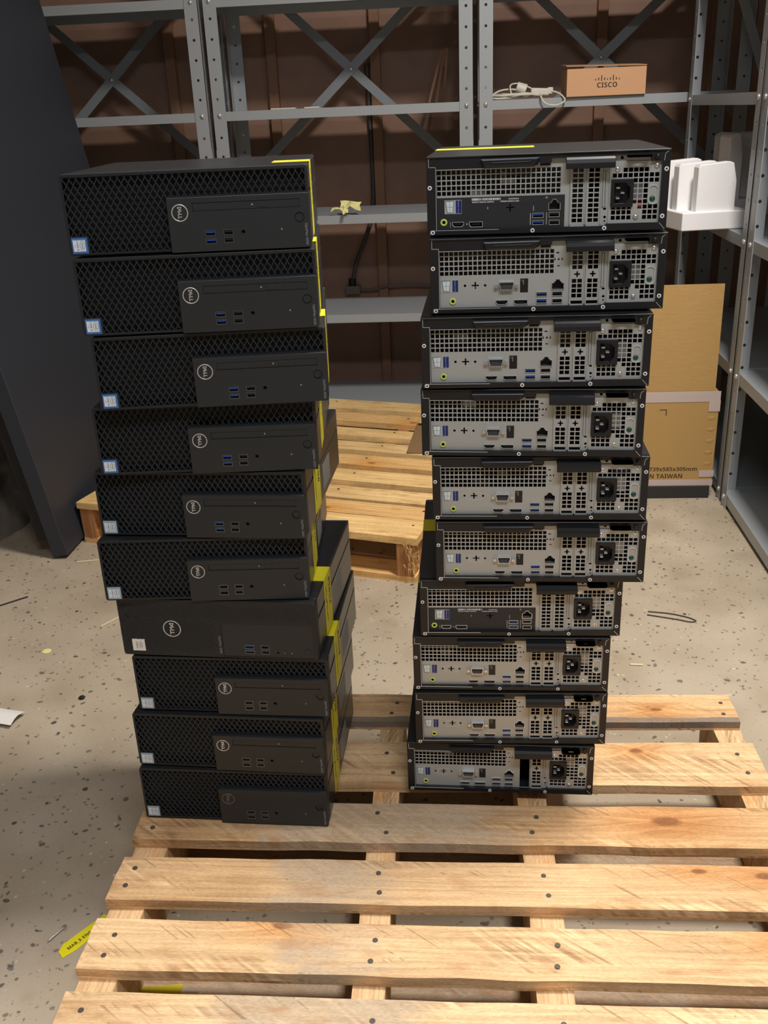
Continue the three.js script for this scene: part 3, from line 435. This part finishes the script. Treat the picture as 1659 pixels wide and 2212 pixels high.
// ---------------------------------------------------------------- pallets
function board(len, th, w, s) { // sawn board with slightly uneven edges, long side along x
  const g = new THREE.BoxGeometry(len, th, w, 36, 1, 4), p = g.attributes.position, uv = g.attributes.uv, n = g.attributes.normal;
  for (let i = 0; i < p.count; i++) {
    const x = p.getX(i), y = p.getY(i), z = p.getZ(i), side = Math.abs(Math.abs(z) - w / 2) < 1e-6 ? Math.sign(z) : 0, end = Math.abs(Math.abs(x) - len / 2) < 1e-6 ? Math.sign(x) : 0;
    if (Math.abs(n.getY(i)) > 0.5) uv.setXY(i, x / len + 0.5, 0.5 - z / w); else if (Math.abs(n.getZ(i)) > 0.5) uv.setXY(i, x / len + 0.5, 0.03 + (y / th) * 0.12); else uv.setXY(i, 0.02 + y / th * 0.01, z / w + 0.5);
    p.setXYZ(i, x + end * (vn(z * 60, y * 40, s) - 0.5) * 0.003, y + (vn(x * 7, z * 9, s + 1) - 0.5) * 0.0016 * (y > 0 ? 1 : 0), z + side * (vn(x * 14, y * 30 + side * 5, s + 2) - 0.5) * 0.0032);
  }
  g.computeVertexNormals(); return toCreasedNormals(g, 0.6);
}
const nailG = new THREE.CylinderGeometry(0.0037, 0.0037, 0.0014, 12);
function pallet(label, pos, yaw, half, boards, stringers, depth0, depth1, mats, sMat, bMat, th, nailed) {
  const t = thing('wooden_pallet', label, 'pallet', pos, yaw);
  boards.forEach(([z0, z1, l = -half, r = half], k) => {
    const m = part('deck_board', board(r - l, th, z1 - z0, 300 + k * 7 + pos[2] * 10 | 0), mats[k % mats.length], t); m.position.set((l + r) / 2, PT - th / 2, (z0 + z1) / 2); m.rotation.y = (hash(k, 3, 9) - 0.5) * 0.006;
    for (const [sx] of stringers) for (const f of [0.3, 0.72]) { const jx = (hash(k, sx * 50 | 0, f * 10 | 0) - 0.5) * 0.02; if (!nailed && f > 0.5) continue; const n = part('nail', nailG, M.nail, m); n.position.set(sx + jx - (l + r) / 2, th / 2 + 0.0003, (f - 0.5) * (z1 - z0) + jx * 0.4); }
  });
  for (const [sx, w] of stringers) part('stringer', board(depth1 - depth0 - 0.012, PT - th - 0.0175, w, 500 + sx * 90 | 0).rotateY(Math.PI / 2), sMat, t).position.set(sx, 0.017 + (PT - th - 0.0175) / 2, (depth0 + depth1) / 2);
  for (let k = 0; k < 5; k++) { const z = depth0 + 0.05 + k * (depth1 - depth0 - 0.1) / 4; part('bottom_board', board(half * 2 - 0.01, 0.016, 0.09, 700 + k), bMat, t).position.set(0, 0.0083, z); }
  return t;
}
pallet('light wooden pallet in the foreground that carries both computer stacks', [-0.0155, 0, -0.92], 0.018, 0.497,
  [[-0.597, -0.512, -0.49, 0.494], [-0.452, -0.34], [-0.291, -0.203], [-0.167, -0.083], [-0.048, 0.036], [0.07, 0.158], [0.205, 0.29], [0.33, 0.42], [0.46, 0.55]],
  [[-0.469, 0.05], [-0.116, 0.042], [0.118, 0.046], [0.472, 0.045]], -0.6, 0.56, [deckTones[1], deckTones[0], deckTones[2], deckTones[3], deckTones[4], deckTones[5]], deckTones[0], oldWood, 0.017, true);
const rearP = pallet('yellowish wooden pallet on the floor behind the stacks with a splintered corner', [-0.635, 0, -2.3485], -0.26, 0.516,
  [[-0.113, 0], [-0.204, -0.118], [-0.31, -0.224], [-0.445, -0.352], [-0.575, -0.486], [-0.7, -0.616], [-0.838, -0.757], [-1.0, -0.905], [-1.16, -1.05]],
  [[-0.488, 0.045], [-0.16, 0.04], [0.18, 0.04], [0.482, 0.045]], -1.165, 0.004, yellowWood, blockWood, yellowWood[1], 0.019, false);
{ // splinters at the broken front right end
  const out = []; for (let k = 0; k < 60; k++) { const g = new THREE.ConeGeometry(rr(0.0012, 0.003), rr(0.012, 0.034), 3); g.scale(1.6, 1, 0.7).rotateZ(Math.PI + rr(-0.35, 0.35)).rotateX(rr(-0.25, 0.25)); const f = rnd() < 0.4; g.translate(f ? rr(0.484, 0.504) : rr(0.503, 0.508), rr(0.03, 0.108), f ? rr(0.003, 0.007) : rr(-0.045, 0.004)); out.push(g); }
  part('splinters', mg(out), yellowWood[2], rearP);
}
// folded cardboard lying on the rear pallet
{ const t = thing('cardboard_sheet', 'folded sheet of brown cardboard lying on the rear pallet', 'cardboard', [0.0, PT + 0.001, -2.86], -0.06);
  const k1 = std(0xffffff, 0.8, 0, { map: kraft(256, 256, null, '#8a6a46') }), k2 = std(0xffffff, 0.8, 0, { map: kraft(256, 256, null, '#cfae74') });
  part('panel', rbx(-0.2, 0.06, 0, 0.006, -0.3, 0, 0.001, 1), k1, t); part('flap', rbx(-0.19, 0.06, 0.006, 0.01, -0.55, -0.27, 0.001, 1).rotateX(0.03), k2, t); }

// ---------------------------------------------------------------- leaning black panel
{ const t = thing('black_panel', 'tall flat black panel leaning against the left wall', 'panel', [-1.131, 0.0135, -2.362], 0); t.rotation.z = 0.163;
  const m = std(0x2c3038, 0.5); part('face', rbx(-0.045, 0, 0, 1.68, -1.03, 0, 0.003), m, t); part('rear_frame', rbx(-0.08, -0.045, 0.05, 1.65, -1.0, -0.012, 0.003), std(0x141518, 0.6), t); }

// ---------------------------------------------------------------- big carton in the corner
{ const t = thing('cardboard_carton', 'large brown cardboard carton with taped seams and an upright lid flap', 'carton', [0.46, 0.04, -2.8], 0.01);
  const side = std(0xffffff, 0.75, 0, { map: kraft(256, 256) });
  const body = std(0xffffff, 0.72, 0, { map: kraft(1024, 560, (c) => { c.fillStyle = '#3a2c18'; c.font = 'bold 34px sans-serif'; c.fillText('MEAS.: 739x585x305mm', 548, 470); c.font = 'bold 38px sans-serif'; c.fillText('MADE IN TAIWAN', 536, 514); c.fillRect(700, 96, 40, 5); c.fillRect(735, 96, 5, 36); }) });
  part('body', flatUv(rbx(-0.27, 0.277, 0, 0.293, -0.46, 0, 0.003)), body, t); part('lid_flap', bx(-0.27, 0.262, 0, 0.312, -0.005, 0).rotateX(-0.02).translate(0, 0.295, -0.004), side, t);
  part('side_flap', bx(-0.03, 0.032, 0.29, 0.78, -0.3, -0.296), side, t);
  const tp = std(0xcdbcb4, 0.25, 0, { transparent: true, opacity: 0.85 });
  part('tape', mg([bx(-0.27, 0.278, 0.265, 0.297, 0, 0.0012), bx(-0.27, 0.278, -0.001, 0.019, 0, 0.0012), bx(0.246, 0.279, 0.235, 0.27, 0.0012, 0.002), bx(0.235, 0.279, 0.028, 0.05, 0.0012, 0.002)]), tp, t, 'pale pinkish packing tape');
  const dents = []; for (let k = 0; k < 5; k++) dents.push(new THREE.SphereGeometry(0.011, 10, 6).scale(1, 0.6, 0.09).translate(0.257, 0.07 + k * 0.036, 0)); part('dents', mg(dents), side, t);
}
single('floor_plank', 'dark flat plank under the large brown carton', 'plank', rbx(-0.25, 0.27, 0, 0.04, -0.4, -0.004, 0.003), std(0x2c2a28, 0.8), [0.46, 0, -2.79], 0.01);

// ---------------------------------------------------------------- things on the shelves
{ const t = thing('small_carton', 'small tan cardboard carton with dark printed name on the upper shelf', 'carton', [0.478, 1.1545, -3.688], 0.012);
  const f = std(0xffffff, 0.7, 0, { map: kraft(512, 180, (c) => { c.fillStyle = '#43301f'; c.textAlign = 'center'; c.font = 'bold 46px sans-serif'; c.fillText('CISCO', 262, 128); [10, 18, 36, 18, 10, 18, 36, 18, 10].forEach((h, k) => c.fillRect(184 + k * 19, 78 - h / 2 - h * 0.3 | 0, 6, h)); c.font = '14px sans-serif'; c.fillText('.', 332, 128); }, '#dcab80') });
  const p = std(0xffffff, 0.75, 0, { map: kraft(128, 128, null, '#c9996b') });
  part('body', flatUv(mg([bx(-0.135, 0.135, 0, 0.088, -0.003, 0)])), f, t); part('sides', mg([bx(-0.135, -0.132, 0, 0.086, -0.2, -0.003), bx(0.132, 0.135, 0, 0.088, -0.2, -0.003), bx(-0.135, 0.135, 0, 0.088, -0.203, -0.2), bx(-0.135, 0.135, 0, 0.003, -0.2, -0.003)]), p, t);
  part('lid', mg([bx(-0.138, 0.136, 0, 0.003, -0.2, 0).rotateX(0.05).rotateZ(-0.02).translate(0, 0.093, 0)]), p, t); }
{ const t = thing('white_cable', 'coiled white cable with a plug adapter spilling over the upper shelf edge', 'cable', [0.2, 1.155, -3.69]);
  const loop = []; for (let k = 0; k <= 26; k++) { const a = k * 0.95; loop.push(V(-0.02 + 0.085 * Math.cos(a) * (1 - k * 0.012) - (k < 4 ? 0.02 : 0), 0.006 + 0.012 * Math.abs(Math.sin(k * 1.3)), -0.055 + 0.04 * Math.sin(a))); }
  part('cord', tube(loop, 0.0032, 160, 6), M.cream, t);
  part('cord', tube([V(-0.02, 0.006, -0.03), V(-0.1, 0.004, -0.02), V(-0.118, 0.008, -0.035), V(-0.09, 0.028, -0.05), V(-0.03, 0.03, -0.05), V(0.0, 0.012, -0.04)], 0.0032, 60, 6), M.cream, t);
  part('cord', tube([V(-0.045, 0.008, -0.03), V(-0.05, 0.045, -0.04), V(-0.02, 0.05, -0.05), V(0.03, 0.03, -0.05)], 0.0028, 40, 6), M.cream, t);
  part('cord', tube([V(0.08, 0.025, -0.045), V(0.12, 0.012, -0.02), V(0.137, -0.012, 0.008), V(0.11, -0.025, 0.01), V(0.07, -0.018, 0.01), V(0.055, 0.004, 0.002), V(0.06, 0.01, -0.03)], 0.0032, 60, 6), M.cream, t);
  part('adapter', rbx(0.02, 0.085, 0.012, 0.036, -0.07, -0.035, 0.006).rotateZ(-0.06), M.cream, t); part('plug', new THREE.CylinderGeometry(0.017, 0.02, 0.034, 18).rotateZ(1.2).translate(-0.012, 0.034, -0.05), M.cream, t); part('connector', rbx(0.08, 0.1, 0.012, 0.034, -0.062, -0.036, 0.004), M.cream, t); }
{ seed = 41; const crease = (w, h, n, m, k) => { const g = new THREE.PlaneGeometry(w, h, n, m).rotateX(-1.0), p = g.attributes.position, q = new Map(); for (let i = 0; i < p.count; i++) { const x = p.getX(i); p.setXYZ(i, x + rr(-k, k), p.getY(i) + rr(-k, k) + (x < 0 ? x * 0.2 : -x * 0.35), p.getZ(i) + rr(-k, k)); } const f = g.toNonIndexed(); f.computeVertexNormals(); return f; };
  single('crumpled_label', 'crumpled pale yellow label on the middle shelf between the stacks', 'label', mg([crease(0.075, 0.045, 4, 3, 0.006).translate(0.012, 0.034, 0), crease(0.06, 0.014, 4, 1, 0.004).translate(-0.028, 0.022, 0.024), crease(0.012, 0.05, 1, 3, 0.003).rotateZ(0.4).translate(-0.012, 0.018, 0.032)]), std(0xefe9a0, 0.6, 0, { side: THREE.DoubleSide }), [-0.45, 0.7865, -3.715]); }
for (const [x, w] of [[-0.665, 0.09], [-0.56, 0.055]]) single('paper_strip', w > 0.06 ? 'longer white paper strip lying on the upper shelf edge' : 'shorter white paper strip lying on the upper shelf edge', 'paper', rbx(-w / 2, w / 2, 0, 0.004, -0.03, 0, 0.001, 1), M.white, [x, 1.1545, -3.704]);
for (let k = 0; k < 3; k++) single('brown_sliver', `${['leftmost', 'middle', 'rightmost'][k]} of the three thin brown slivers leaning behind the upper shelf`, 'sliver', rbx(-0.005, 0.005, 0, 0.19, -0.003, 0.003, 0.001, 1).rotateZ(-0.28 + k * 0.1), std(0x8d6a50, 0.8), [-0.15 + k * 0.028, 1.157, -4.04], 0, 'thin brown slivers at the back of the shelf');  // three narrow brown bars set aslant at the back of the shelf
function foamBlock(label, pos, yaw, ribs, w = 0.27) {
  const t = thing('foam_block', label, 'foam', pos, yaw, 'white packing foam blocks'); part('base', rbx(0, w, 0, 0.052, -0.2, 0, 0.004), M.foam, t);
  for (const [x0, x1, z0, z1, h] of ribs) { const s = new THREE.Shape([[x0, 0.05], [x1, 0.05], [x1, h * 0.72], [x1 - 0.012, h - 0.004], [x1 - 0.022, h], [x0 + 0.004, h - 0.006], [x0, h - 0.012]].map(([x, y]) => new THREE.Vector2(x, y))); part('rib', new THREE.ExtrudeGeometry(s, { depth: z1 - z0, bevelEnabled: true, bevelSize: 0.002, bevelThickness: 0.002, bevelSegments: 1 }).translate(0, 0, z0), M.foam, t); }
}
foamBlock('white foam packing block with tall ribs overhanging the right shelf', [0.618, 0.776, -2.95], 0.2, [[0.045, 0.158, -0.045, -0.012, 0.185], [0.015, 0.14, -0.115, -0.08, 0.185], [0.0, 0.12, -0.185, -0.15, 0.19]], 0.21);
foamBlock('white foam packing block standing behind the ribbed one near the post', [0.83, 0.776, -3.3], 0.12, [[0.0, 0.04, -0.16, -0.02, 0.25], [0.12, 0.19, -0.16, -0.02, 0.25], [0.0, 0.19, -0.16, -0.11, 0.25]], 0.2);
// wiring on the back wall
{ const t = thing('junction_box', 'small grey junction box on the brown back wall with bent cable', 'junction box', [-0.503, 0.41, -4.19]);
  part('box', rbx(-0.032, 0.032, -0.006, 0.03, -0.025, 0.01, 0.003), M.cable2, t); part('conduit', tube([V(0, 0.03, 0), V(0.02, 0.12, 0.004), V(0.075, 0.25, 0), V(0.1, 0.34, -0.01), V(0.1, 0.9, -0.016)], 0.009, 50, 8), M.cable, t); part('clamp', new THREE.CylinderGeometry(0.016, 0.016, 0.03, 10).translate(0, 0.045, 0), M.dark, t);
  part('cord', tube([V(0.03, 0.01, 0), V(0.1, 0.016, 0.01), V(0.16, 0.03, 0.02), V(0.26, 0.032, 0.015), V(0.4, 0.016, 0), V(0.62, 0.016, 0)], 0.005, 50, 6), M.cable2, t); }

// ---------------------------------------------------------------- litter on the floor
{ const s = new THREE.Shape([[0, 0], [0.022, -0.004], [0.088, 0], [0.09, 0.019], [0.016, 0.021], [0.003, 0.014]].map(([x, y]) => new THREE.Vector2(x, y)));
  const m = std(0xffffff, 0.5, 0, { map: canvasTex(256, 64, (c) => { c.fillStyle = '#ece21c'; c.fillRect(0, 0, 256, 64); c.fillStyle = '#2a2810'; c.font = 'bold 22px sans-serif'; c.fillText('MAB_E ENG /', 40, 42); }) });
  single('yellow_tag', 'yellow printed tag strip on the floor beside the front pallet', 'tag', flatUv(new THREE.ExtrudeGeometry(s, { depth: 0.0006, bevelEnabled: false })).rotateX(-Math.PI / 2), m, [-0.603, 0.0004, -1.004], 0.98); }
{ const t = thing('metal_screw', 'small metal screw lying on the floor above the yellow tag', 'screw', [-0.628, 0.004, -1.045], 1.05); part('shank', new THREE.CylinderGeometry(0.0018, 0.0008, 0.03, 8).rotateZ(Math.PI / 2), M.chrome, t); part('head', new THREE.CylinderGeometry(0.0042, 0.003, 0.006, 10).rotateZ(Math.PI / 2).translate(0.015, 0, 0), M.chrome, t); }
{ const t = thing('yellow_label', 'folded yellow label with white end seen through the pallet gap', 'label', [-0.462, 0.0178, -0.922], 0.15); part('label', rbx(0, 0.062, 0, 0.003, -0.02, 0.02, 0.001, 1), M.yellow, t); part('backing', rbx(0.06, 0.085, 0, 0.003, -0.016, 0.014, 0.001, 1).rotateY(-0.1), M.white, t); }
single('striped_label', 'narrow black and white striped label on the floor under the pallet', 'label', flatUv(rbx(-0.02, 0.02, 0, 0.0012, -0.008, 0.008, 0.0004, 1).rotateX(0)), std(0xffffff, 0.5, 0, { map: canvasTex(64, 64, (c) => { for (let k = 0; k < 12; k++) { c.fillStyle = k % 2 ? '#ddd' : '#222'; c.fillRect(k * 6, 0, 6, 64); } }) }), [-0.232, 0.0005, -0.955], -1.0);
{ const g = new THREE.PlaneGeometry(0.12, 0.05, 12, 4).rotateX(-Math.PI / 2), p = g.attributes.position; for (let i = 0; i < p.count; i++) p.setY(i, 0.004 + Math.pow(Math.max(0, -p.getX(i) + 0.0) / 0.06, 2) * 0.035 + 0.008 * Math.sin(p.getZ(i) * 60 + 1.5)); g.computeVertexNormals();
  single('paper_scrap', 'curled white paper scrap on the floor at the left edge', 'paper', g, std(0xe4e2dc, 0.6, 0, { side: THREE.DoubleSide }), [-0.99, 0.004, -1.6], -0.2); }
single('yellow_dot', 'round pale yellow paper dot on the floor left of the stack', 'dot', new THREE.CylinderGeometry(0.0105, 0.0105, 0.001, 20), std(0xefe79a, 0.6), [-0.988, 0.0007, -1.867]);
const chipG = (l, w) => rbx(-l / 2, l / 2, 0, 0.003, -w / 2, w / 2, 0.001, 1);
const pale = std(0xdccfae, 0.7), dk = std(0x2b2a26, 0.8);
single('wood_splinter', 'pale wood splinter on the floor close to the left stack', 'splinter', chipG(0.055, 0.005), pale, [-0.885, 0.0004, -2.005], 1.0);
single('wood_splinter', 'pale wood splinter on the floor beside the leaning black panel', 'splinter', chipG(0.06, 0.006), pale, [-1.07, 0.0004, -2.35], 0.22);
single('wood_splinter', 'small pale splinter on the floor right of the right stack', 'splinter', chipG(0.028, 0.005), pale, [0.36, 0.0004, -1.83], -0.05);
single('dark_twig', 'thin dark twig on the floor at the far left', 'twig', chipG(0.075, 0.004), dk, [-1.179, 0.0004, -2.11], 0.75);
single('dark_crumb', 'black crumb of dirt on the floor left of the stack', 'crumb', new THREE.IcosahedronGeometry(0.008, 0).scale(1, 0.5, 0.9), std(0x0c0c0c, 0.7), [-0.83, 0.003, -1.676]);
single('dark_string', 'bent dark string lying on the floor right of the right stack', 'string', tube([V(-0.045, 0.002, -0.01), V(0.01, 0.002, 0.002), V(0.05, 0.002, 0.024), V(0.058, 0.002, 0.036), V(0.045, 0.002, 0.04), V(0.02, 0.002, 0.03), V(-0.05, 0.002, 0.006)], 0.0016, 50, 5), std(0x4a4438, 0.8), [0.47, 0, -2.06]);

// ---------------------------------------------------------------- done
scene.traverse((o) => { if (o.isMesh) { o.castShadow = true; o.receiveShadow = true; } });
renderer.render(scene, camera);
